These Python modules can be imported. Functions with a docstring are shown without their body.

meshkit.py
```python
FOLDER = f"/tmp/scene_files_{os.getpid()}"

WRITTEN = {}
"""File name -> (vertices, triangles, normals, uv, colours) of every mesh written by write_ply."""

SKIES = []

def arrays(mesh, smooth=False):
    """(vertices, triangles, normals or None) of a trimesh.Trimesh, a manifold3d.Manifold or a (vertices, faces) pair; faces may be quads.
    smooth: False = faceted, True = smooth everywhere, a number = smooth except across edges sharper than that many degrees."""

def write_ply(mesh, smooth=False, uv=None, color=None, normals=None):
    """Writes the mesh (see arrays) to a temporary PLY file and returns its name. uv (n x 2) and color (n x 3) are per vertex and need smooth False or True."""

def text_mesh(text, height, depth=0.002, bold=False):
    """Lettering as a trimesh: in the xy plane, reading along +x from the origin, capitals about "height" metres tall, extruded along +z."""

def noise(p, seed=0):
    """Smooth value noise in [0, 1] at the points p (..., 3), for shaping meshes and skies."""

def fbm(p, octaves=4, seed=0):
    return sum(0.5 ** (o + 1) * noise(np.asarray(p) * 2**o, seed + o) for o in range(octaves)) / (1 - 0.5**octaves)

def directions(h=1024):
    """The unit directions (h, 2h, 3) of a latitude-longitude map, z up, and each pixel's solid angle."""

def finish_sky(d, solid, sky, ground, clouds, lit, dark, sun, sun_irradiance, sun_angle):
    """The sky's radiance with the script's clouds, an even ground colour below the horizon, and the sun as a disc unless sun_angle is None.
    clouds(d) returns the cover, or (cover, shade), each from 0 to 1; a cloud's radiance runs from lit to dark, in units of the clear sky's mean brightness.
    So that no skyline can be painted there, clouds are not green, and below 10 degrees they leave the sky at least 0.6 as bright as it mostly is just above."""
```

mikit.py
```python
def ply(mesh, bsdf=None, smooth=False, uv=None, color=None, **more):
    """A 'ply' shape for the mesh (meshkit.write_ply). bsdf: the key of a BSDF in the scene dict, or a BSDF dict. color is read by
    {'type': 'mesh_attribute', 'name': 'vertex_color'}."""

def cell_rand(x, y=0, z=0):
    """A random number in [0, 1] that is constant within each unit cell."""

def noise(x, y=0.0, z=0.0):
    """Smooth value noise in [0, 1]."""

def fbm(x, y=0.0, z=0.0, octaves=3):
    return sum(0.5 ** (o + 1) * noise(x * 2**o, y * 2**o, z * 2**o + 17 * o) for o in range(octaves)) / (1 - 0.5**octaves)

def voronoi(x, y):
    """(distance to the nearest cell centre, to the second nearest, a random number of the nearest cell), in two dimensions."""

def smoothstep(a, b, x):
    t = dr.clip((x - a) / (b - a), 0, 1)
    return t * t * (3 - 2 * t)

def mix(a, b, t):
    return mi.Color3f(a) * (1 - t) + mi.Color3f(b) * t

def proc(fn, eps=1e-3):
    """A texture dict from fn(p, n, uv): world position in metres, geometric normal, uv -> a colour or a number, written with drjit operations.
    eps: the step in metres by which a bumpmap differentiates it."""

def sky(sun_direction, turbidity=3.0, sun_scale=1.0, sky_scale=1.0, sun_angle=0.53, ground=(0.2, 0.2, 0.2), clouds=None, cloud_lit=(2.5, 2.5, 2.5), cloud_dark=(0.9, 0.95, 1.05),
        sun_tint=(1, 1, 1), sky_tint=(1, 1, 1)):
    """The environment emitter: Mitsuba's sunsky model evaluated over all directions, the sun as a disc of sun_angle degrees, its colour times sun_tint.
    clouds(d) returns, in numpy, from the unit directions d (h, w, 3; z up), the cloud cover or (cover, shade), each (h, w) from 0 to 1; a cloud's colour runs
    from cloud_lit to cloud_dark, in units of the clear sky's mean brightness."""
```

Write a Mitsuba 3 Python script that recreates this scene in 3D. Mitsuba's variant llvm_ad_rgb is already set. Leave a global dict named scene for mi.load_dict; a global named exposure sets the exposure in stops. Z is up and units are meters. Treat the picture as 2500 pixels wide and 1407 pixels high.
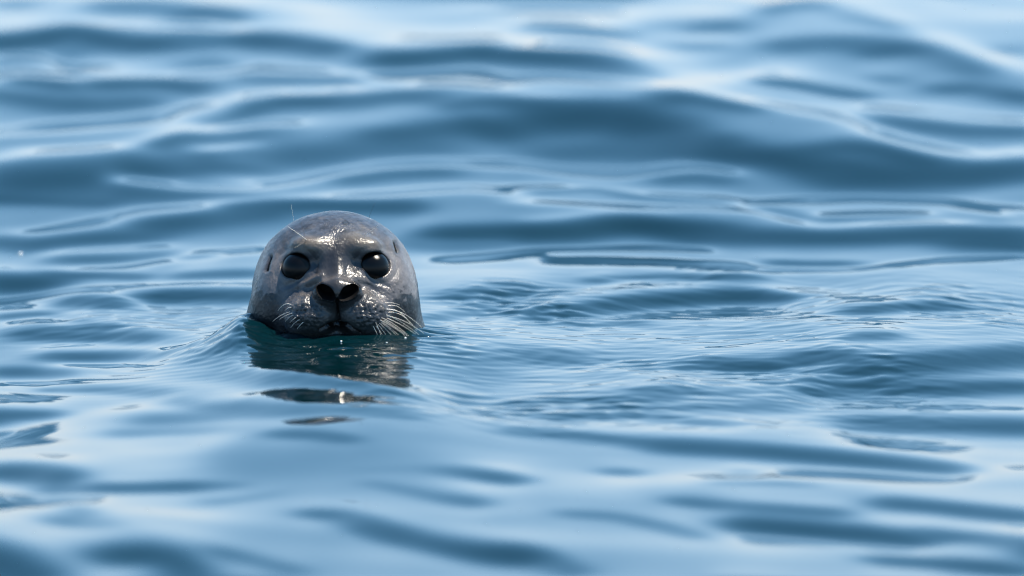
import math, numpy as np, trimesh, mitsuba as mi, mikit, meshkit
from scipy.special import erf
import drjit as dr
T = mi.ScalarTransform4f
scene, labels = {}, {}

# ------------------------------------------------------------------ camera, sky, exposure
PX = 0.00056                       # metres per photo pixel at the animal
CAM = np.array([0.241, -15.5, 1.63]); AIM = np.array([0.241, 0.0, 0.060])
DIST = float(np.linalg.norm(AIM - CAM))
FOV = 2 * math.degrees(math.atan(2500 * PX / 2 / DIST))
scene['camera'] = {'type': 'thinlens', 'fov': FOV, 'fov_axis': 'x', 'aperture_radius': 0.05,
    'focus_distance': 15.6, 'near_clip': 0.1, 'far_clip': 9000.0,
    'to_world': T().look_at(origin=CAM.tolist(), target=AIM.tolist(), up=[0, 0, 1])}
SUN_EL, SUN_AZ = math.radians(68), math.radians(12)   # azimuth from +x (image right) towards +y (away)
SUN = [math.cos(SUN_EL) * math.cos(SUN_AZ), math.cos(SUN_EL) * math.sin(SUN_AZ), math.sin(SUN_EL)]
def haze_veil(d):                  # thin summer haze, thickest at the horizon, the same all round
    el = np.degrees(np.arcsin(np.clip(d[..., 2], -1, 1)))
    return .64 * np.exp(-np.maximum(el, 0) / 6.5)
scene['sky'] = mikit.sky(SUN, turbidity=2.6, ground=(0.05, 0.09, 0.12), sun_tint=(.93, 1.0, 1.1), clouds=haze_veil, cloud_lit=(2.65, 1.85, 1.5), sky_tint=(.63, .98, .95))
exposure = 2.97

fwd = (AIM - CAM) / DIST; right = np.array([1.0, 0, 0]); up = np.cross(right, fwd)
def ground(px, py, z=0.0):         # a point of the sea, at height z, under a place in the photo
    d = fwd + right * (px - 1250) * PX / DIST + up * (703.5 - py) * PX / DIST
    return (CAM - d * ((CAM[2] - z) / d[2]))[:2]

def G(q): return np.exp(-0.5 * q * q)
def sstep(a, b, x):
    t = np.clip((x - a) / (b - a), 0, 1); return t * t * (3 - 2 * t)

# ------------------------------------------------------------------ sea
rng = np.random.default_rng(11)
def axis(pieces):
    out = [pieces[0][0]]
    for a, b, s0, s1 in pieces:
        p, L = a, b - a
        n = 0; xs = []
        while p < b - 1e-9:
            s = s0 + (s1 - s0) * (p - a) / L
            p += s; xs.append(p)
        xs = np.array(xs); xs = a + (xs - a) * (b - a) / (xs[-1] - a)
        out += xs.tolist()
    return np.array(out)
gx = axis([(-9000, -300, 3000, 100), (-300, -20, 60, 3), (-20, -3, 2.0, .05), (-3, -.8, .05, .006), (-.8, 1.25, .0056, .0056), (1.25, 3.4, .006, .05), (3.4, 20, .05, 2.0), (20, 300, 3, 60), (300, 9000, 100, 3000)])
gy = axis([(-9000, -300, 3000, 100), (-300, -30, 60, 3), (-30, -6, 2.0, .05), (-6, -1.0, .02, .009), (-1.0, 1.2, .0052, .0052), (1.2, 8.5, .008, .018), (8.5, 14, .02, .08), (14, 60, .1, 2.0), (60, 300, 3, 60), (300, 9000, 100, 3000)])
X, Y = np.meshgrid(gx, gy)
DXs = np.gradient(gx)[None, :]; DYs = np.gradient(gy)[:, None]

# wave faces (tilted towards the boat, slope > 0) and backs (slope < 0), each a line over the sea as the photo shows it:
# slope, half height, x1, y1, x2, y2, ...
STROKES = """
.05 10 10 15 60 18|.08 14 250 25 420 25|.17 9 430 48 500 40 580 46|-.05 14 0 62 130 60|-.05 8 200 58 420 62 560 75 650 90 850 98 1000 118 1150 112 1250 100
.19 17 0 115 60 105 120 96 170 88|.18 17 190 92 240 102 330 118 400 115 470 108|.12 12 450 108 560 104 640 102|.2 17 620 106 700 110 790 122|-.06 20 800 50 900 68 1000 80 1100 90 1250 88
.19 17 950 152 1050 145 1150 134 1240 132|.21 19 1240 136 1330 145 1450 152 1550 160|.15 10 1540 160 1600 172 1650 190|.12 12 110 152 160 145 185 122|.1 10 0 155 60 150
-.04 8 20 138 100 140 150 165|-.05 8 0 185 70 178 140 190 220 190|-.05 10 220 188 350 190 480 188 560 170 620 165 700 175 800 180 950 188 1050 183 1150 178 1250 195|.09 8 450 160 510 155 560 160
.17 10 50 203 100 206 150 215|.17 13 250 212 340 210 420 210 480 220|.13 16 0 238 60 246 150 260 250 262 350 255|.1 9 600 194 650 198 720 197 850 198|-.06 8 600 234 680 230 760 232 850 222 950 222 1050 206 1130 206 1250 216
-.05 13 0 322 80 315 200 305 320 298 420 280 480 258|-.05 9 490 300 560 285 630 262 690 240|.17 13 490 312 560 296 620 268 680 252 800 252|.12 14 880 252 960 240 1060 242|-.06 12 0 388 60 374 150 370 250 362 340 350 400 330 450 312
.16 12 395 355 430 343 470 338|.12 20 480 384 550 355 620 335|-.03 8 490 318 560 314 640 302 720 302|-.04 8 500 364 560 360 620 358|.19 22 950 345 1020 338 1090 325 1150 315 1210 330|.12 24 650 385 750 380 900 372 1050 368
.17 40 60 452 175 446 280 440 330 432|.14 20 200 482 320 474 420 482 520 482|.14 12 420 418 520 408 620 415|.13 14 850 442 950 430 1080 424|-.045 10 300 438 420 450 520 464 620 461 720 445 830 420 920 405 1050 400 1180 405 1250 410
.13 11 420 490 500 482 600 487|.08 5 440 448 520 452 620 456|-.05 9 330 525 450 511 560 500 700 490 850 482 950 479 1050 468 1150 462 1250 475|.17 13 530 517 640 511 760 508 850 512 1000 512
-.05 14 1250 60 1350 65 1500 78 1600 92 1700 90 1800 100 1880 95|.05 10 1250 15 1400 15 1500 20|.09 11 1880 33 1960 16 2040 24 2120 44 2180 64|-.05 12 1550 45 1700 30 1800 40|-.05 14 2080 18 2200 42 2350 55 2500 50
.1 8 1300 70 1400 78 1500 90 1540 94|-.05 9 1250 112 1350 110 1450 112 1540 120 1620 155|.08 10 1700 75 1780 70|.06 8 1670 120 1760 118|-.07 22 1560 125 1640 165 1720 200 1850 180 1900 168
.13 20 1920 118 2000 112 2100 112 2220 115 2290 126 2340 142 2385 172|.17 12 2130 135 2190 126 2240 124|-.06 17 2290 92 2380 120 2450 150 2500 170|.06 6 2440 122 2480 128|.14 12 2300 224 2370 220 2440 236 2500 246
-.05 14 1700 190 1850 210 1950 225 2080 255 2200 270 2350 285 2500 300|.14 10 1870 206 1960 216 2020 230 2100 240|.1 8 2140 195 2190 200|.14 14 2150 302 2250 316 2350 328 2500 330|.15 14 1640 248 1700 244 1770 257 1830 264
-.06 7 1250 200 1330 190 1450 200 1560 213 1650 213|-.05 7 1250 236 1350 240 1450 242 1530 240|.15 12 1100 266 1180 257 1260 259 1330 266|.24 36 1370 298 1450 292 1520 300 1590 325|.17 15 1600 347 1680 344 1760 352
.15 25 1370 382 1480 376 1600 380|.23 22 1740 388 1830 388 1900 394 1980 412 2050 422|.18 16 1980 378 2060 366 2150 374 2250 402|.16 28 2050 432 2200 437 2350 432 2500 424
-.07 10 1640 205 1750 232 1850 252 1950 270 2050 286 2120 320 2200 350 2300 374 2400 384 2500 374|-.05 9 1250 402 1350 418 1450 426 1520 428 1600 420 1680 412|-.03 8 1640 410 1720 412 1800 425|.12 10 1620 445 1700 438 1760 445
-.04 8 1250 460 1400 465 1500 470 1600 480 1750 485 1850 495 1950 490 2100 485 2300 495 2500 510|.12 4 1300 475 1380 470 1450 468 1500 475 1560 485 1650 490 1780 495|-.045 6 1250 495 1400 500 1600 510 1750 510 1860 520 1920 540 2000 560 2050 565
.12 4 1860 510 1940 530 2010 540 2100 541 2250 531|-.06 6 2010 527 2130 522 2260 522|-.05 6 1990 562 2100 551 2250 545 2370 548|-.05 6 2350 508 2450 525|-.05 6 2400 558 2500 553|-.03 9 1300 540 1400 530 1530 515 1620 530
.24 19 1080 582 1250 576 1400 570 1500 556 1570 556 1650 566 1740 573|.17 17 1700 580 1900 586 2100 588 2300 580 2500 582|.17 20 2350 596 2430 600 2500 606|.1 14 1020 600 1120 602 1220 600
-.05 9 1100 640 1200 632 1300 622 1450 616 1600 614 1700 614|.05 4 1340 624 1450 622 1650 624 1760 636 1900 641 1960 650|-.06 10 1350 641 1500 641 1650 646 1800 652|.15 5 1880 648 1960 651 2050 651 2130 656|-.06 6 1700 664 1900 664 2050 666 2200 650 2350 640 2500 634
.15 5 1440 691 1500 686 1560 682 1700 681 1850 681|-.05 4 1500 691 1580 689 1640 691|-.05 7 1040 792 1150 768 1260 745 1350 728 1450 710 1560 700 1700 694|.12 11 1100 724 1180 718 1270 712|.22 13 1500 748 1600 738 1700 733 1760 726 1820 726 1900 724|.15 10 1290 768 1400 758 1520 750
.14 7 1040 782 1120 768 1200 752|-.06 9 1900 705 2000 712 2100 733 2200 738|.17 10 2060 772 2150 758 2230 748 2310 750|-.05 11 1450 800 1600 775 1800 770 2000 780 2150 790|.17 9 1740 892 1830 895 1900 897|.1 6 1630 902 1720 888|.14 8 1950 877 2010 870 2060 867|.13 8 2090 826 2180 822
.1 5 1400 802 1500 793 1580 797|-.04 13 1300 830 1450 840 1600 830 1750 850 1900 840|-.06 9 1100 885 1300 907 1500 897 1700 917 1900 920 2100 888 2300 850 2500 830|.16 26 2100 905 2250 892 2400 877 2500 872|.06 16 1110 880 1250 870 1400 880
-.05 8 1250 940 1400 935 1550 930|.13 5 1250 985 1400 971 1550 966 1700 961 1790 959|.1 5 1550 946 1700 949|-.05 10 1700 970 1900 976 2100 990 2300 1002 2500 990|.16 14 2000 952 2150 950 2300 952 2500 947|.05 12 1500 986 1700 992 1900 988|.15 20 2100 1030 2300 1036 2500 1042
.1 7 1250 1010 1400 1015 1550 1011 1700 1028 1800 1037|-.06 9 1800 1044 1950 1047 2100 1066 2250 1090 2400 1105 2500 1110|.1 10 1250 1055 1400 1065 1550 1078|.15 17 1620 1087 1750 1092 1900 1102 2050 1113 2200 1128 2320 1142|-.035 25 1250 1090 1400 1112 1550 1140 1700 1152 1850 1155
.09 8 1490 1148 1540 1150|.07 6 1800 1147 1830 1150|.05 8 1750 1185 1900 1185 2000 1190|-.035 14 1600 1200 1800 1210 2000 1217 2100 1232 2200 1262 2300 1278|-.05 17 2050 1180 2200 1190 2350 1195 2500 1200|.16 14 2170 1228 2300 1238 2500 1262|.11 10 1650 1227 1750 1234 1900 1243 2050 1253
.22 20 1820 1282 1920 1290 2020 1298 2130 1308 2230 1322|.14 12 2250 1302 2400 1317 2500 1327|-.06 25 1400 1280 1550 1310 1700 1340 1850 1370 2000 1395|.06 10 1380 1257 1500 1262 1620 1287 1700 1312|.1 14 1250 1345 1330 1365 1400 1395|.18 14 2150 1367 2300 1377 2500 1397|-.04 10 1950 1332 2100 1350 2250 1355 2400 1352
-.05 10 0 940 200 935 400 925 550 930|.09 5 110 952 250 950 400 955|.09 9 430 977 460 985|.09 6 500 992 560 995|-.05 12 150 972 300 985 420 1003|.13 10 0 1010 60 1010 120 1008|.05 14 350 1025 500 1020 650 1015|.04 12 300 1058 450 1055 600 1050|-.06 15 0 1100 100 1096 250 1090 400 1080 550 1082 700 1085 850 1092
.18 13 680 1060 760 1061 850 1072|.2 17 0 1148 80 1152 150 1160|.15 13 130 1192 300 1190 450 1185 580 1182|-.05 12 300 1160 450 1155 600 1140 800 1122 950 1115 1100 1112 1250 1112|.13 13 880 1148 1000 1142 1120 1152 1250 1172|-.06 20 0 1230 100 1240 250 1235 400 1230 550 1245|.11 13 530 1227 620 1217 700 1202 750 1192
-.06 15 500 1277 600 1270 720 1240 800 1185 850 1200 900 1240 950 1262|.14 13 900 1180 980 1197 1060 1217 1150 1232|.19 16 760 1257 830 1261 900 1278 960 1303|.22 19 900 1294 1000 1318 1100 1338 1200 1353 1260 1360|.1 14 150 1280 200 1290 250 1295|.08 10 180 1247 200 1262|-.06 20 100 1330 200 1320 300 1310 420 1322 520 1362 600 1382
.19 22 280 1357 360 1354 410 1362 460 1392|.24 30 -120 1345 0 1378 50 1405|.15 15 540 1347 620 1367 720 1392|-.05 18 1000 1250 1150 1270 1300 1290|-.05 16 700 1340 850 1370 1000 1390
-.05 11 0 580 100 572 200 555 300 540 400 522 500 510|.15 19 380 556 500 546 600 532 650 526|.13 15 0 592 80 602 150 592 250 587 350 587|-.03 8 120 622 220 611 320 605 420 600|.11 12 150 637 250 637 330 637 400 632|-.05 8 0 655 100 664 180 660 300 655 400 640 500 625 620 612|.13 5 120 668 180 673 250 673 350 678|.08 5 450 632 490 628 520 625
.17 20 0 692 50 696 110 692|.11 9 450 677 540 672 620 670|-.05 7 0 735 100 720 200 705 300 700 450 692 620 692|.19 14 320 737 400 725 500 722 610 724|-.05 7 180 708 280 715 330 738 380 758|.13 11 150 740 210 736 270 741|-.05 8 0 752 100 747|.11 6 0 776 60 773 120 769 170 785 230 798 280 800
-.06 7 30 790 100 781 160 790|.08 4 90 799 170 803 230 801|.13 11 50 818 130 822 250 822 350 826|-.05 8 350 790 450 800 550 828 600 845|-.04 8 100 850 200 848 350 850 450 863 600 880|.13 11 130 872 250 872 370 872|-.05 8 150 892 350 896 500 906 600 925|.11 11 0 907 80 907 140 912
.02 30 640 850 800 862 960 870|.13 26 640 915 760 925 900 945 1000 975|-.085 6 590 884 720 892 850 910 950 934 1050 960|.05 30 1080 890 1160 895|-.06 8 600 962 720 958 850 968 1000 990 1200 1010|.15 20 610 996 800 1008 980 1022|.04 12 800 1025 950 1035
"""

from scipy.ndimage import gaussian_filter, map_coordinates
Q, MX, MY = 4, 2400, 360                                # the slope plan: step in photo pixels, margins beyond the frame
qx, qy = np.meshgrid(np.arange(-MX, 2500 + MX, Q), np.arange(-MY, 1407 + MY, Q))
def lay(plan, slope, hh, pts, soft=1.0, over=1.0):
    pts = np.array(pts, float).reshape(-1, 2)
    # strokes taper at their ends
    x0, x1, y0, y1 = pts[:, 0].min() - hh * 9, pts[:, 0].max() + hh * 9, pts[:, 1].min() - hh * 4, pts[:, 1].max() + hh * 4
    i0, i1 = np.clip([int((x0 + MX) / Q), int((x1 + MX) / Q) + 1], 0, qx.shape[1]); j0, j1 = np.clip([int((y0 + MY) / Q), int((y1 + MY) / Q) + 1], 0, qx.shape[0])
    if i1 <= i0 or j1 <= j0: return
    px, py = qx[j0:j1, i0:i1] * .36, qy[j0:j1, i0:i1]
    d = np.full(px.shape, 1e9)
    for p, q in zip(pts[:-1], pts[1:]):
        ax, ay, bx, by = p[0] * .36, p[1], q[0] * .36, q[1]
        t = np.clip(((px - ax) * (bx - ax) + (py - ay) * (by - ay)) / ((bx - ax) ** 2 + (by - ay) ** 2), 0, 1)
        d = np.minimum(d, np.hypot(px - ax - t * (bx - ax), py - ay - t * (by - ay)))
    al = over * np.exp(-np.abs(d / (hh * 1.12 * soft)) ** 2.2 * .69)
    plan[j0:j1, i0:i1] = plan[j0:j1, i0:i1] * (1 - al) + slope * al
def slope_plan():
    plan = np.interp(qy[:, :1], [-360, -60, 0, 90, 200, 560, 660, 960, 1080, 1430, 1520, 1800], [-.075, -.075, -.02, .0, .025, .03, -.005, -.015, -.06, -.068, -.085, -.085]) * np.ones_like(qx, float)
    # outside the frame the sea goes on with waves of the same kind
    for k in range(420):
        x = rng.uniform(-MX, 2500 + MX); y = rng.uniform(-MY, 1407 + MY)
        L = rng.uniform(60, 380); hh = rng.uniform(7, 24); dark = rng.random() < .55; m = rng.normal(0, .07)
        if -40 < x < 2540 and -20 < y < 1420: continue
        lay(plan, rng.uniform(.1, .22) if dark else rng.uniform(-.07, -.03), hh, [x - L, y - m * L, x, y + rng.normal(0, 10), x + L, y + m * L], 1, .9)
    for item in STROKES.replace('\n', '|').split('|'):
        v = [float(t) for t in item.split()]
        if len(v) > 5: lay(plan, v[0] * ((.78 if v[3] > 960 else .88 if v[3] < 430 else 1) if v[0] > 0 else .75 if v[3] > 960 or v[3] < 300 else 1), v[1], v[2:])
    col_ = sstep(570 - 130 * sstep(1000, 1120, qy), 700 - 130 * sstep(1000, 1120, qy), qx) * sstep(1230, 990, qx) * sstep(940, 960, qy)
    flo = .036 + .05 * G((qy - 1140) / 40)
    plan = np.where(plan < flo, plan + (flo - plan) * col_, plan)
    return np.clip(gaussian_filter(plan, (.5, 1.0)), -.075 + (.022 + .025 * sstep(1150, 1400, qx) * sstep(2600, 2500, qx)) * sstep(980, 1080, qy) * sstep(1500, 1420, qy), .34)
PLAN = slope_plan()

def waves():
    # the smooth sheet whose slopes, as met along the line of sight, follow the plan as closely as one surface can
    st = .0125
    ux, uy = np.arange(-4.2, 4.7, st), np.arange(-5.2, 15.0, st)
    UX, UY = np.meshgrid(ux, uy)
    kx = np.fft.fftfreq(len(ux), st)[None, :] * 2 * math.pi; ky = np.fft.fftfreq(len(uy), st)[:, None] * 2 * math.pi
    den = ky ** 2 + .025 * kx ** 2 + .04
    edge = sstep(-5.2, -4.0, UY) * sstep(15, 12.5, UY) * sstep(-4.2, -3.4, UX) * sstep(4.7, 3.9, UX)
    swell = lambda y: .135 * np.sin(2 * math.pi * (y - 1.5) / 26)      # a long low swell under it all
    dswell = .135 * 2 * math.pi / 26 * np.cos(2 * math.pi * (UY - 1.5) / 26)
    sw0 = swell(UY) - swell(0.0)
    h = np.zeros_like(UX); i_seal = np.hypot(UX, UY + .05) < .16
    for it in range(14):
        ht = h + sw0
        dep = (UX - CAM[0]) * fwd[0] + (UY - CAM[1]) * fwd[1] + (ht - CAM[2]) * fwd[2]
        px = 1250 + (UX - CAM[0]) / dep * DIST / PX
        py = 703.5 - ((UY - CAM[1]) * up[1] + (ht - CAM[2]) * up[2]) / dep * DIST / PX
        g = map_coordinates(PLAN, [(py + MY) / Q, (px + MX) / Q], order=1, mode='nearest')
        g = g * sstep(MX + 1250, MX + 900, np.abs(px - 1250)) * sstep(-MY, -MY + 150, py) * sstep(1407 + MY, 1407 + MY - 150, py) * edge
        g = (g - dswell) * edge
        new = np.fft.ifft2(-1j * ky * np.fft.fft2(g) / den).real * 1.22
        h = new if it == 0 else h * .45 + new * .55
        h = gaussian_filter(h, (.6, .7))
        h -= h[i_seal].mean()                           # the animal floats at mean level
    H = map_coordinates(h * edge, [(Y - uy[0]) / st, (X - ux[0]) / st], order=1, mode='constant')
    H = gaussian_filter(H, (.7, .7)) + (swell(Y) - swell(0.0)) * sstep(60, 25, np.abs(Y)) * sstep(90, 40, np.abs(X))
    # a wind sea of many small trains on top, faded where the sheet is too coarse to carry them
    cell = np.hypot(DXs, DYs)
    calm = 1 - .8 * sstep(2.2, 1.2, np.abs(X - .241) * 12 / (Y + 27.5)) * sstep(-4.2, -3.4, Y) * sstep(9.5, 8, Y)
    for i in range(90):
        lam = 0.13 * (14.0 / 0.13) ** ((i + rng.random()) / 90)
        th = rng.normal(math.pi / 2 + .15, 0.75)
        if rng.random() < .5: th += math.pi
        k = 2 * math.pi / lam
        slope = 0.0125 * (sstep(.08, .3, lam) if lam < .8 else (.8 / lam) ** 1.2)
        w = slope / k * np.sin(k * (X * math.cos(th) + Y * math.sin(th)) + rng.random() * 6.283)
        H += w * sstep(0, 1, (lam / cell - 4) / 6) * calm
    return H
H = waves()

# small ripples in the disturbed water right of the animal and around it
def patch(px, py, rx, ry, xs=X, ys=Y):
    c = ground(px, py); a, b = ground(px, py + ry), ground(px, py - ry)
    return G((xs - c[0]) / (rx * PX)) * G((ys - c[1]) / ((b[1] - a[1]) / 2))
J0, J1 = np.searchsorted(gy, [-1.6, 2.6]); I0, I1 = np.searchsorted(gx, [-1.0, 1.4])
xs, ys = X[J0:J1, I0:I1], Y[J0:J1, I0:I1]
mask = np.clip(patch(1750, 800, 420, 75, xs, ys) * 1.1 + patch(1350, 770, 260, 50, xs, ys) * .7 + patch(2150, 720, 250, 35, xs, ys) * .8 + patch(560, 790, 90, 30, xs, ys) * .7 + patch(330, 740, 180, 28, xs, ys) * .35 + patch(1250, 950, 300, 25, xs, ys) * .6, 0, 1)
wx = xs + .02 * (meshkit.fbm(np.stack([xs * 6, ys * 6, xs * 0], -1), 3, 5) - .5) * 2
wy = ys + .05 * (meshkit.fbm(np.stack([xs * 5, ys * 3, xs * 0], -1), 3, 9) - .5) * 2
rip = np.zeros_like(xs)
for i in range(60):
    lam = .019 * (.085 / .019) ** rng.random(); th = rng.normal(math.pi / 2 + .25, .75); k = 2 * math.pi / lam
    rip += .017 / k * np.sin(k * (wx * math.cos(th) + wy * math.sin(th)) + rng.random() * 6.283)
gate = sstep(.36, .66, meshkit.fbm(np.stack([xs * 4, ys * 2.2, xs * 0 + 3], -1), 3, 21))
H[J0:J1, I0:I1] += .004 * 2 * (meshkit.fbm(np.stack([xs * 9, ys * 4, xs * 0 + 7], -1), 3, 91) - .5) * patch(840, 890, 230, 45, xs, ys)
H[J0:J1, I0:I1] += rip * mask * (.22 + 1.0 * gate) + rip * 3.2 * patch(690, 815, 75, 16, xs, ys) + rip * 1.3 * patch(860, 850, 150, 25, xs, ys) + rip * 2.0 * patch(1030, 812, 60, 16, xs, ys)

# rings spreading from the animal
r = np.hypot(xs - 0.0, (ys + .02) * 1.0)
ang = np.arctan2(ys, xs)
ring = np.sin(2 * math.pi * (r + .012 * np.sin(3 * ang + 1)) / .034) * np.exp(-np.maximum(r - .13, 0) / .16) * sstep(.08, .14, r)
front = .15 + .85 * sstep(.1, -.6, np.sin(ang)) 
H[J0:J1, I0:I1] += .0005 * ring * front
# water heaped against the cheek on the left, with a skirt running forwards
sx, sy = -.132, -.035
dx, dy = xs - sx, ys - sy
heap = .033 * np.exp(-(np.maximum(-dx, 0) / .060) ** 1.3 - (np.maximum(dx, 0) / .05) ** 2 - (np.maximum(-dy, 0) / .19) ** 2 - (np.maximum(dy, 0) / .06) ** 2)
hn = meshkit.fbm(np.stack([xs * 22 + ys * 6, ys * 9 - xs * 4, xs * 0 + 1], -1), 3, 61) - .5
heap *= 1 + .55 * hn
hn2 = meshkit.fbm(np.stack([xs * 60 + ys * 20, ys * 26 - xs * 16, xs * 0 + 4], -1), 2, 63) - .5
heap += .0035 * hn2 * sstep(.002, .012, heap)
H[J0:J1, I0:I1] += heap
# the sea is drawn up a little along the skin
H[J0:J1, I0:I1] += .004 * np.exp(-np.maximum(r - .115, 0) / .018)
V = np.stack([X, Y, H], -1).reshape(-1, 3)
ny, nx = X.shape
idx = np.arange(ny * nx).reshape(ny, nx)
F = np.concatenate([np.stack([idx[:-1, :-1], idx[:-1, 1:], idx[1:, 1:]], -1).reshape(-1, 3), np.stack([idx[:-1, :-1], idx[1:, 1:], idx[1:, :-1]], -1).reshape(-1, 3)])
scene['sea_water'] = {'type': 'plastic', 'int_ior': 1.333, 'diffuse_reflectance': {'type': 'rgb', 'value': [.0003, .008, .011]}}
scene['sea'] = mikit.ply(trimesh.Trimesh(V, F, process=False), 'sea_water', smooth=True)
labels['sea'] = {'label': 'rippled blue sea water around the seal', 'category': 'sea', 'kind': 'structure'}
print('sea verts', len(V))
def sea_level(x, y):
    i, j = np.searchsorted(gx, x) - 1, np.searchsorted(gy, y) - 1
    tx, ty = (x - gx[i]) / (gx[i + 1] - gx[i]), (y - gy[j]) / (gy[j + 1] - gy[j])
    return (H[j, i] * (1 - tx) + H[j, i + 1] * tx) * (1 - ty) + (H[j + 1, i] * (1 - tx) + H[j + 1, i + 1] * tx) * ty

# ------------------------------------------------------------------ seal (modelled in centimetres, facing -y)
def smin(a, b, k):
    h = np.clip(.5 + .5 * (b - a) / k, 0, 1); return b * (1 - h) + a * h - k * h * (1 - h)
def ell(p, c, r):
    q = (p - np.array(c)); k0 = np.linalg.norm(q / r, axis=-1); k1 = np.linalg.norm(q / np.square(r), axis=-1)
    return k0 * (k0 - 1) / np.maximum(k1, 1e-9)
def cone(p, a, b, ra, rb):
    a, b = np.array(a, float), np.array(b, float); ba = b - a
    t = np.clip(((p - a) @ ba) / (ba @ ba), 0, 1)
    return np.linalg.norm(p - a - t[:, None] * ba, axis=-1) - (ra + (rb - ra) * t)
def head(p):
    d = ell(p, (-.1, 2, 5.9), np.array([11.15, 11, 10.45]))
    d = smin(d, ell(p, (-.3, 7, -6), np.array([13.3, 13.5, 18])), 3.5)
    for s in (-1, 1):
        d = smin(d, ell(p, (s * 6.3, -3.2, 3.4), np.array([5.0, 5.0, 5.8])), 2.5)
    d = smin(d, cone(p, (0, -2, 8.6), (.3, -9.6, 6.0), 4.8, 2.6), 2.6)
    d = smin(d, ell(p, (0, -4.6, -.6), np.array([5.2, 6.2, 3.2])), 1.5)
    for s in (-1, 1):
        d = smin(d, ell(p, (.35 + s * 3.55, -8.7, 3.05), np.array([3.9, 4.2, 3.35])), 1.0)
    d = smin(d, ell(p, (.35, -11.3, 6.5), np.array([3.3, 1.8, 2.0])), 1.0)
    for s in (-1, 1):
        d = smin(d, ell(p, (s * 3.4 + .2, -5.6, 12.1), np.array([2.7, 2.0, 1.5])), 1.8)
    return d
ico = trimesh.creation.icosphere(subdivisions=7)
D = np.array(ico.vertices); FA = np.array(ico.faces)
th = np.arccos(np.clip(-D[:, 1], -1, 1)); th2 = th - .42 * np.sin(th)
rad = D[:, [0, 2]] / np.maximum(np.linalg.norm(D[:, [0, 2]], axis=1, keepdims=True), 1e-9)
D = np.stack([rad[:, 0] * np.sin(th2), -np.cos(th2), rad[:, 1] * np.sin(th2)], 1)
C0 = np.array([0, 0, 4.5])
from scipy.spatial import cKDTree
co = np.arange(0, len(D), 37)
tc = np.full(len(co), 3.0); open_ = np.ones(len(co), bool)
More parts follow.
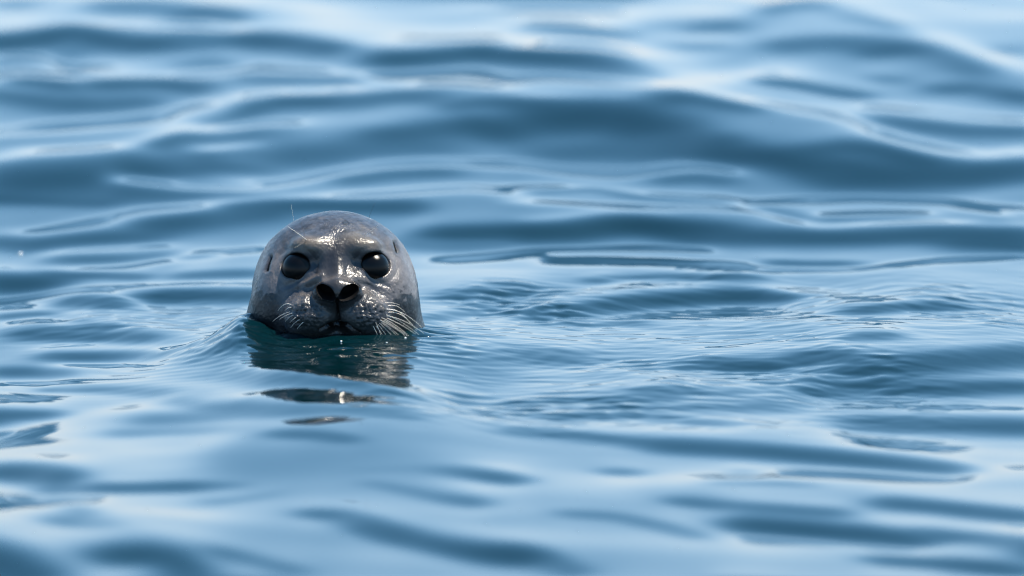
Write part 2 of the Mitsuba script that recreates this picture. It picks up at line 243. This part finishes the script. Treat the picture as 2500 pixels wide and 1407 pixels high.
for t in np.linspace(39, 3, 73):
    ins = open_ & (head(C0 + D[co] * t) < 0); tc[ins] = t; open_ &= ~ins
near_, who = cKDTree(D[co]).query(D, k=4)
hi = tc[who].max(1) + 1.2; lo = np.maximum(tc[who].min(1) - 1.5, 1)
for _ in range(13):
    m = (lo + hi) / 2; ins = head(C0 + D * m[:, None]) < 0
    lo = np.where(ins, m, lo); hi = np.where(ins, hi, m)
P = C0 + D * ((lo + hi) / 2)[:, None]
def vnormals(P):
    n = np.zeros_like(P); fn = np.cross(P[FA[:, 1]] - P[FA[:, 0]], P[FA[:, 2]] - P[FA[:, 0]])
    for k in range(3): np.add.at(n, FA[:, k], fn)
    return n / np.maximum(np.linalg.norm(n, axis=1, keepdims=True), 1e-12)
N = vnormals(P)

# features are placed in the front view of the head: a = across, b = up (cm), seen along a ray 6 degrees above level
def fr(px, py): return np.array([(px - 820) * .056, (810 - py) * .056])
A = P[:, 0]; B = P[:, 2] * .9945 + P[:, 1] * .105
front_ = sstep(.15, -.15, N[:, 1])
def rot2(a, b, c, deg):
    t = math.radians(deg); x, y = a - c[0], b - c[1]
    return x * math.cos(t) + y * math.sin(t), -x * math.sin(t) + y * math.cos(t)
def seg(a, b, p, q):
    d = q - p; t = np.clip(((a - p[0]) * d[0] + (b - p[1]) * d[1]) / (d @ d), 0, 1)
    return np.hypot(a - p[0] - t * d[0], b - p[1] - t * d[1])
def path(a, b, pts):
    pts = [fr(*q) for q in pts]
    return np.min([seg(a, b, p, q) for p, q in zip(pts[:-1], pts[1:])], axis=0)

disp = np.zeros(len(P))
EYES = [(722, 651, 1), (921, 648, -1)]
def eye_shape(a, b, k):
    px, py, s = EYES[k]
    u, v = rot2(a, b, fr(px, py), 24 * s)
    u = u * s                                   # u grows towards the nose
    e = np.sqrt((u / 1.86) ** 2 + (v / 1.62) ** 2)
    # the lower lid runs straight from the inner corner down and outwards
    lo_ = 1 + (-(b - fr(px - s * 12, py + 31)[1]) * .905 + (a - fr(px - s * 12, py + 31)[0]) * s * .42) / 1.5
    return np.log(np.exp(e * 9) + np.exp(lo_ * 9)) / 9
eyes = []
for k in range(2):
    q = eye_shape(A, B, k)
    disp -= front_ * 1.35 * sstep(1.06, .86, q)
    disp += front_ * .05 * G((q - 1.28) / .16)
    disp -= front_ * .10 * G((q - 1.50) / .18)
    px, py, s = EYES[k]
    c = fr(px, py)
    # hollow in front of the eye, fold under it
    disp -= front_ * .5 * G((A - c[0] - s * 2.5) / .9) * G((B - c[1] - .3) / .95)
    under = path(A, B, [(px - s * 30, py + 52), (px - s * 5, py + 42), (px + s * 40, py + 12)])
    disp -= front_ * .14 * G(under / .28)
NOS = [(800, 716, -38), (854, 716, 38)]
nostril_q = []; hole = np.zeros(len(P))
for px, py, ang_ in NOS:
    u, v = rot2(A, B, fr(px, py), ang_)
    ui = u * (1 if ang_ < 0 else -1)
    q = np.sqrt((u / 1.6) ** 2 + (v / (.98 - .26 * sstep(-.2, 1.5, ui))) ** 2)
    nostril_q.append(q)
    hole += front_ * 2.4 * sstep(1.0, .62, q)
ridge = sstep(4.5, 6.5, B) * sstep(13.5, 11, B) * front_
disp += ridge * (.07 * G((A - .45) / .6) - .16 * G((np.abs(A - .45) - 1.35) / .55))
phil = path(A, B, [(827, 736), (828, 762), (830, 790)])
disp -= front_ * .42 * G(phil / .17)
mouth = path(A, B, [(786, 806), (796, 801), (808, 794), (828, 789), (848, 793), (862, 803), (882, 815)])
disp -= front_ * .40 * G(mouth / .15)
lip = path(A, B, [(808, 797), (830, 795), (850, 800)])
disp -= front_ * .12 * G(lip / .26)
# creases from the nose towards the cheeks
for pts in ([(782, 690), (755, 705), (735, 735)], [(874, 690), (905, 700), (930, 725)], [(772, 668), (742, 690), (728, 712)]):
    disp -= front_ * .16 * G(path(A, B, pts) / .25)
disp += front_ * .22 * G(path(A, B, [(735, 700), (765, 683), (785, 672)]) / .35)
# whisker beds: rows of small dimples
rng2 = np.random.default_rng(5)
FOLL = []
for s in (-1, 1):
    for row in range(6):
        for j in range(7):
            px = 828 + s * (38 + j * 12 + row * 3.0) + rng2.normal(0, 1.6)
            py = 748 + row * 10.5 - j * 1.2 + (j * j) * .35 + rng2.normal(0, 1.6)
            if abs(px - 828) < 112 and py < 815: FOLL.append((px, py, row, j, s))
fol = np.zeros(len(P))
muzz = (np.abs(A - .4) < 8) & (B < 5.2) & (P[:, 1] < -5)
for px, py, row, j, s in FOLL:
    c = fr(px, py); fol[muzz] = np.maximum(fol[muzz], G(np.hypot(A[muzz] - c[0], B[muzz] - c[1]) / .17))
disp -= front_ * .09 * fol
for s, k in ((-1, 0), (1, 1)):
    bed = patchy = G((A - .4 - s * 5.0) / 1.6) * G((B - 2.6) / 1.6)
    disp += front_ * bed * .30 * (meshkit.fbm(P * 1.5, 3, 31) - .5) * 2
KNOB = [(742, 722, .2), (753, 729, .25), (738, 736, .2), (750, 744, .2), (726, 748, .16), (893, 720, .22), (905, 728, .26), (917, 735, .24), (928, 743, .22), (902, 741, .2), (938, 757, .2), (915, 750, .16)]
knob = np.zeros(len(P))
for px, py, h_ in KNOB:
    c = fr(px, py); k_ = G(np.hypot((A - c[0]) / .42, (B - c[1]) / .30)); knob = np.maximum(knob, k_); disp += front_ * h_ * k_
# ears: short slits with a raised front rim
EAR = [[(663, 627), (659, 642), (654, 660)], [(965, 590), (968, 602), (971, 614)]]
ear_d = []
for k, pts in enumerate(EAR):
    d = path(A, B, pts); s = (-1, 1)[k]
    ok = (P[:, 1] < 6) & (A * s > 5) & (N[:, 1] < .45)
    ear_d.append(np.where(ok, d, 9))
    disp -= ok * .26 * G(d / .20)
    rim = path(A, B, [(x - s * 11, y + 3) for x, y in pts]); disp += ok * .12 * G(rim / .35)
# soft unevenness of skin and wet fur
disp += .22 * (meshkit.fbm(P * .22, 3, 2) - .5) * 2 * (1 - G(np.minimum(np.abs(A - .3), 9) / 3) * .5)
disp += .05 * (meshkit.fbm(P * np.array([1.2, .8, .8]), 3, 8) - .5) * 2
clump = meshkit.noise(P * np.array([4.5, 2.6, 2.6]), 18) + .6 * meshkit.noise(P * np.array([8, 5, 5.]), 19)
chin = front_ * sstep(2.6, 1.6, B) * sstep(5.5, 3.5, np.abs(A - .4))
bridge = G((A - .4) / 2.6) * sstep(12, 10.5, B) * sstep(5.6, 6.6, B)
cheek = sstep(3, 4.5, np.abs(A - .4)) * sstep(10, 8.5, B)
disp += .034 * (clump - .8) * (1 - .85 * chin) * (1 - .85 * bridge) * (1 - .5 * cheek)        # wet fur stands in little points
P2 = P + N * disp[:, None]; P2[:, 1] += hole; P2[:, 2] += hole * .25
N2 = vnormals(P2)
P2m = P2 / 100.0

# coat colour, per vertex: silver grey above, dark saddle patches low on the neck, dark mask between the eyes
def col(*c): return np.array(c)
f1 = meshkit.fbm(P * .55, 4, 41); f2 = meshkit.fbm(P * 1.6, 4, 43); f3 = meshkit.fbm(P * np.array([4, 2, 2.]), 3, 47)
base = np.outer(.4 + 1.2 * f2, col(.112, .124, .156))
def over(c, m):
    global base
    base = base * (1 - m[:, None]) + np.asarray(c) * m[:, None]
over(col(.22, .205, .205), sstep(.48, .62, f1) * .55)
over(col(.035, .04, .05), sstep(.52, .64, meshkit.fbm(P * .75 + 9, 3, 55)) * sstep(3.2, 4.4, np.hypot(A - .4, B - 3.5) * .62) * .6)
over(col(.045, .048, .058), G((A - .3) / 1.9) * sstep(6.2, 8.0, B) * sstep(14.5, 11.5, B) * .85)           # bridge and forehead
for k in range(2):
    px, py, s = EYES[k]; c = fr(px, py); q = eye_shape(A, B, k)
    over(col(.055, .06, .07), np.clip(G((A - c[0] - s * 2.9) / 1.1) * G((B - c[1] - .5) / 1.1) * .85, 0, 1))
    over(col(.30, .25, .20), front_ * G(np.hypot((A - c[0] - s * 1.4) / 2.0, (B - c[1] - 3.0) / .8)) * .6)  # pale brows
    over(col(.27, .24, .22), front_ * G(np.hypot((A - c[0] - s * 3.0) / 1.6, (B - c[1] + 2.0) / .8)) * .6)
    uu = rot2(A, B, c, 24 * s)[0] * s
    over(col(.30, .27, .25), front_ * G((q - 1.42) / .13) * sstep(.9, -.6, uu) * .7)
    over(col(.012, .012, .014), front_ * sstep(1.22, 1.08, q))
over(col(.30, .27, .25), front_ * knob * .7)
over(col(.33, .31, .315), sstep(5.0, 8.0, np.abs(P[:, 0])) * sstep(3, 6, P[:, 2]) * sstep(13, 10, P[:, 2]) * .75)
for (px, py, rx_, ry_) in ((757, 586, .55, .3), (735, 599, .6, .28), (760, 604, 1.3, .45), (870, 578, 1.0, .5), (893, 598, .9, .45)):
    c = fr(px, py); over(col(.34, .29, .23), front_ * G((A - c[0]) / rx_) * G((B - c[1]) / ry_) * .6)
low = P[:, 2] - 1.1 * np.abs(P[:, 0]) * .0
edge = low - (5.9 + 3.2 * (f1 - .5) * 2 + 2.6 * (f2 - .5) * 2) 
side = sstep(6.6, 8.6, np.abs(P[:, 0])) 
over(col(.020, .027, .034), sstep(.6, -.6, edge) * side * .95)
spots = sstep(.60, .70, meshkit.fbm(P * .9, 3, 77)); over(col(.075, .078, .082), spots * side * .7 * sstep(9.5, 5, P[:, 2]))
muz = G((A - .4) / 3.4) * sstep(6.3, 4.8, B) * (P[:, 1] < -4)
over(col(.085, .092, .095), muz * .85)
over(col(.028, .028, .03), fol * .85)
over(col(.05, .06, .06), sstep(2.4, 1.2, B) * (P[:, 1] < -4) * sstep(7, 4, np.abs(A)) * .85)
nosep = sstep(1.9, 1.5, np.hypot((A - .4) / 2.0, (B - 5.2) / 1.15)); over(col(.06, .058, .062), nosep * (P[:, 1] < -8) * .8)
over(col(.010, .010, .011), front_ * G(phil / .16) * .95)
for q in nostril_q: over(col(.012, .012, .013), front_ * sstep(1.4, 1.06, q))
over(col(.012, .012, .013), front_ * G((A - .42) / .55) * G((B - 4.3) / .45) * .9)
over(col(.008, .008, .009), front_ * np.clip(G(mouth / .15) + G(lip / .42), 0, 1))
for k in range(2): over(col(.02, .02, .022), G(ear_d[k] / .22))
base *= .34 * (.8 + .4 * f3)[:, None]

def part(key, faces, bsdf, colour=True):
    used = np.unique(faces); re = np.full(len(P2), -1); re[used] = np.arange(len(used))
    file = meshkit.write_ply(trimesh.Trimesh(P2m[used], re[faces], process=False), False, None, base[used] if colour else None, normals=N2[used])
    scene[key] = {'type': 'ply', 'filename': file, 'face_normals': False, 'bsdf': {'type': 'ref', 'id': bsdf}}

def pelt_bump(p, n, uv):           # wet fur clumped into short points, combed flat along the bridge of the nose
    flat = dr.exp(-dr.square((p.x - .004) / .030)) * mikit.smoothstep(.120, .105, p.z) * mikit.smoothstep(.058, .068, p.z)
    return (mikit.noise(p.x * 700, p.y * 330, p.z * 330) + .6 * mikit.noise(p.x * 1500, p.y * 800, p.z * 800 + 3)) * (1 - .75 * flat)
def pelt_rough(p, n, uv): return .18 + .15 * mikit.noise(p.x * 160, p.y * 160, p.z * 160)
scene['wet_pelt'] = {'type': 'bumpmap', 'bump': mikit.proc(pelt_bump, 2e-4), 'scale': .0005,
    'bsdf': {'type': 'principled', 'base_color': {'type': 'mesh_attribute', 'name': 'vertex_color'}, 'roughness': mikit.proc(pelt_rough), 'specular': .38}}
scene['dark_cavity'] = {'type': 'principled', 'base_color': {'type': 'rgb', 'value': [.004, .004, .0045]}, 'roughness': .7, 'specular': .05}
scene['eye_wet'] = {'type': 'roughplastic', 'alpha': .10, 'int_ior': 1.27, 'diffuse_reflectance': {'type': 'rgb', 'value': [.003, .003, .0035]}}
scene['whisker_pale'] = {'type': 'principled', 'base_color': {'type': 'rgb', 'value': [.62, .57, .50]}, 'roughness': .25, 'specular': .5}
scene['whisker_dark'] = {'type': 'principled', 'base_color': {'type': 'rgb', 'value': [.08, .065, .05]}, 'roughness': .3}

fc = lambda a: a[FA].mean(1)
owner = np.zeros(len(FA), int)
fdep = fc(front_)
for k in range(2):
    owner[(fc(nostril_q[k]) < 1.02) & (fdep > .5)] = 1 + k
    pick = np.where(fc(ear_d[k]) < .11)[0]
    adj = trimesh.graph.connected_components(trimesh.graph.face_adjacency(FA[pick]), nodes=np.arange(len(pick)))
    owner[pick[max(adj, key=len)]] = 3 + k
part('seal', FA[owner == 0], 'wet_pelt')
labels['seal'] = {'label': 'grey wet harbour seal head raised out of the water, facing the viewer', 'category': 'seal'}
for k in range(2):
    sfx = '' if k == 0 else '_001'
    part('seal__nostril' + sfx, FA[owner == 1 + k], 'dark_cavity', False)
    part('seal__ear_opening' + sfx, FA[owner == 3 + k], 'dark_cavity', False)
    c = fr(*EYES[k][:2])
    near = np.hypot(A - c[0], B - c[1]) < 2.6
    near &= front_ > .5
    rim = near & (np.abs(eye_shape(A, B, k) - 1.12) < .08)
    pr = P2[rim].mean(0); nr = N[near].mean(0); nr /= np.linalg.norm(nr)
    R = 2.35
    ce = pr - nr * (R - .98)
    e = trimesh.creation.icosphere(subdivisions=5, radius=R); e.apply_translation(ce)
    e.apply_scale(.01)
    scene['seal__eye' + sfx] = mikit.ply(e, 'eye_wet', smooth=True)

def surface(px, py):               # the skin's point under a place of the front view
    c = fr(px, py); d = np.hypot(A - c[0], B - c[1]) + (N[:, 1] > .2) * 9
    i = int(np.argmin(d)); return P2[i], N2[i]
def tube(pts, r0, r1, n=6):
    pts = np.asarray(pts); m = len(pts); out = []
    tan = np.gradient(pts, axis=0); tan /= np.linalg.norm(tan, axis=1, keepdims=True)
    ref = np.array([0, 1.0, 0]) 
    for i in range(m):
        u = np.cross(tan[i], ref); u /= np.linalg.norm(u); v = np.cross(tan[i], u)
        r = r0 + (r1 - r0) * i / (m - 1)
        for k in range(n):
            t = 2 * math.pi * k / n; out.append(pts[i] + r * (u * math.cos(t) + v * math.sin(t)))
    f = []
    for i in range(m - 1):
        for k in range(n):
            a, b = i * n + k, i * n + (k + 1) % n; f += [[a, b, b + n], [a, b + n, a + n]]
    f += [[0, k + 1, k] for k in range(1, n - 1)] + [[(m - 1) * n, (m - 1) * n + k, (m - 1) * n + k + 1] for k in range(1, n - 1)]
    return trimesh.Trimesh(np.array(out) / 100, f, process=False)
count = {}; rngw = np.random.default_rng(77)
def whisker(p0, p1, fwd_, sag, r0=.052, r1=.022, name='whisker', mat='whisker_pale'):
    p1 = (p1[0] + rngw.normal(0, 4), p1[1] + rngw.normal(0, 3)); r0 = r0 * rngw.uniform(.75, 1.1); sag = sag * rngw.uniform(.7, 1.8)
    a, n = surface(*p0)
    e = fr(*p1); y = a[1] + fwd_; b = np.array([e[0], y, (e[1] - y * .105) / .9945])
    mid = (a + b) / 2 + np.array([0, -.4, sag])
    t = np.linspace(0, 1, 12)[:, None]
    pts = (1 - t) ** 2 * (a - n * .1) + 2 * t * (1 - t) * mid + t * t * b
    i = count.get(name, 0); count[name] = i + 1
    scene['seal__' + name + (f'_{i:03d}' if i else '')] = mikit.ply(tube(pts, r0, r1), mat, smooth=True)
for p0, p1, f_, sag in [
  ((940, 741), (975, 747), 2, .3), ((944, 756), (1028, 800), 3, 1.5), ((944, 758), (1010, 792), 3, 1.0), ((944, 772), (1036, 812), 3, .5),
  ((946, 777), (1012, 818), 2.5, .4), ((938, 782), (1008, 826), 2, .3), ((934, 786), (986, 826), 2, .3), ((928, 788), (968, 826), 1.5, .3),
  ((925, 792), (955, 826), 1.5, .2), ((920, 795), (944, 824), 1, .2), ((932, 775), (998, 823), 2.2, .5), ((918, 780), (935, 822), .6, .2),
  ((950, 764), (1024, 806), 3, 1.1), ((942, 768), (1022, 816), 3, .6), ((936, 790), (976, 827), 2, .2), ((915, 797), (930, 824), .6, .1), ((948, 748), (990, 764), 2.4, .6), ((930, 781), (1000, 829), 2.2, .3),
  ((716, 744), (682, 760), 2, .6), ((712, 760), (668, 786), 2, .4), ((716, 752), (700, 760), 1, .3), ((722, 768), (700, 786), 1, .2),
  ((730, 775), (708, 792), 1, .2), ((738, 780), (715, 798), 1, .2), ((724, 762), (690, 778), 1.5, .3), ((745, 787), (726, 804), .6, .1)]:
    whisker(p0, p1, f_, sag)
whisker((752, 587), (709, 559), -2.2, .1, .05, .03, 'brow_whisker')
whisker((752, 589), (722, 612), -2.0, -.1, .04, .025, 'brow_whisker', 'whisker_dark')
whisker((716, 540), (704, 499), 0, .3, .02, .012, 'brow_whisker')
whisker((900, 537), (914, 494), 0, .3, .022, .012, 'brow_whisker', 'whisker_dark')
whisker((890, 580), (925, 553), -1.5, .2, .025, .015, 'brow_whisker')
whisker((748, 580), (732, 547), -1.2, .1, .02, .012, 'brow_whisker', 'whisker_dark')

# ------------------------------------------------------------------ small things on the water
scene['foam_white'] = {'type': 'principled', 'base_color': {'type': 'rgb', 'value': [.85, .85, .82]}, 'roughness': .25, 'specular': .5}
def blob(r, seed):
    m = trimesh.creation.icosphere(subdivisions=3, radius=1.0); v = np.array(m.vertices)
    v *= (1 + .5 * (meshkit.fbm(v * 1.6 + 5, 3, seed) - .5))[:, None]; v[:, 2] *= .8
    return trimesh.Trimesh(v * r, m.faces, process=False)
def float_at(key, px, py, r, seed, label, cat, group=None):
    z = 0
    for _ in range(6):
        g = ground(px, py, z); z = float(sea_level(g[0], g[1]))
    m = blob(r, seed); m.apply_translation([g[0], g[1], z + r * .3])
    scene[key] = mikit.ply(m, 'foam_white', smooth=True)
    labels[key] = {'label': label, 'category': cat, **({'group': group} if group else {})}
float_at('foam_fleck', 50, 622, .0024, 3, 'tiny white foam fleck floating alone on the water near the left edge', 'foam')
for i, (px, py, r, where) in enumerate([(944, 829, .0011, 'leftmost under the right whiskers'), (990, 827, .0014, 'in the middle under the right whiskers'), (1046, 826, .001, 'just right of the neck'), (833, 836, .0013, 'straight below the mouth')]):
    float_at('bubble' + (f'_{i:03d}' if i else ''), px, py, r, 20 + i, 'tiny white air bubble on the water, ' + where, 'bubble', 'bubbles along the waterline of the seal')
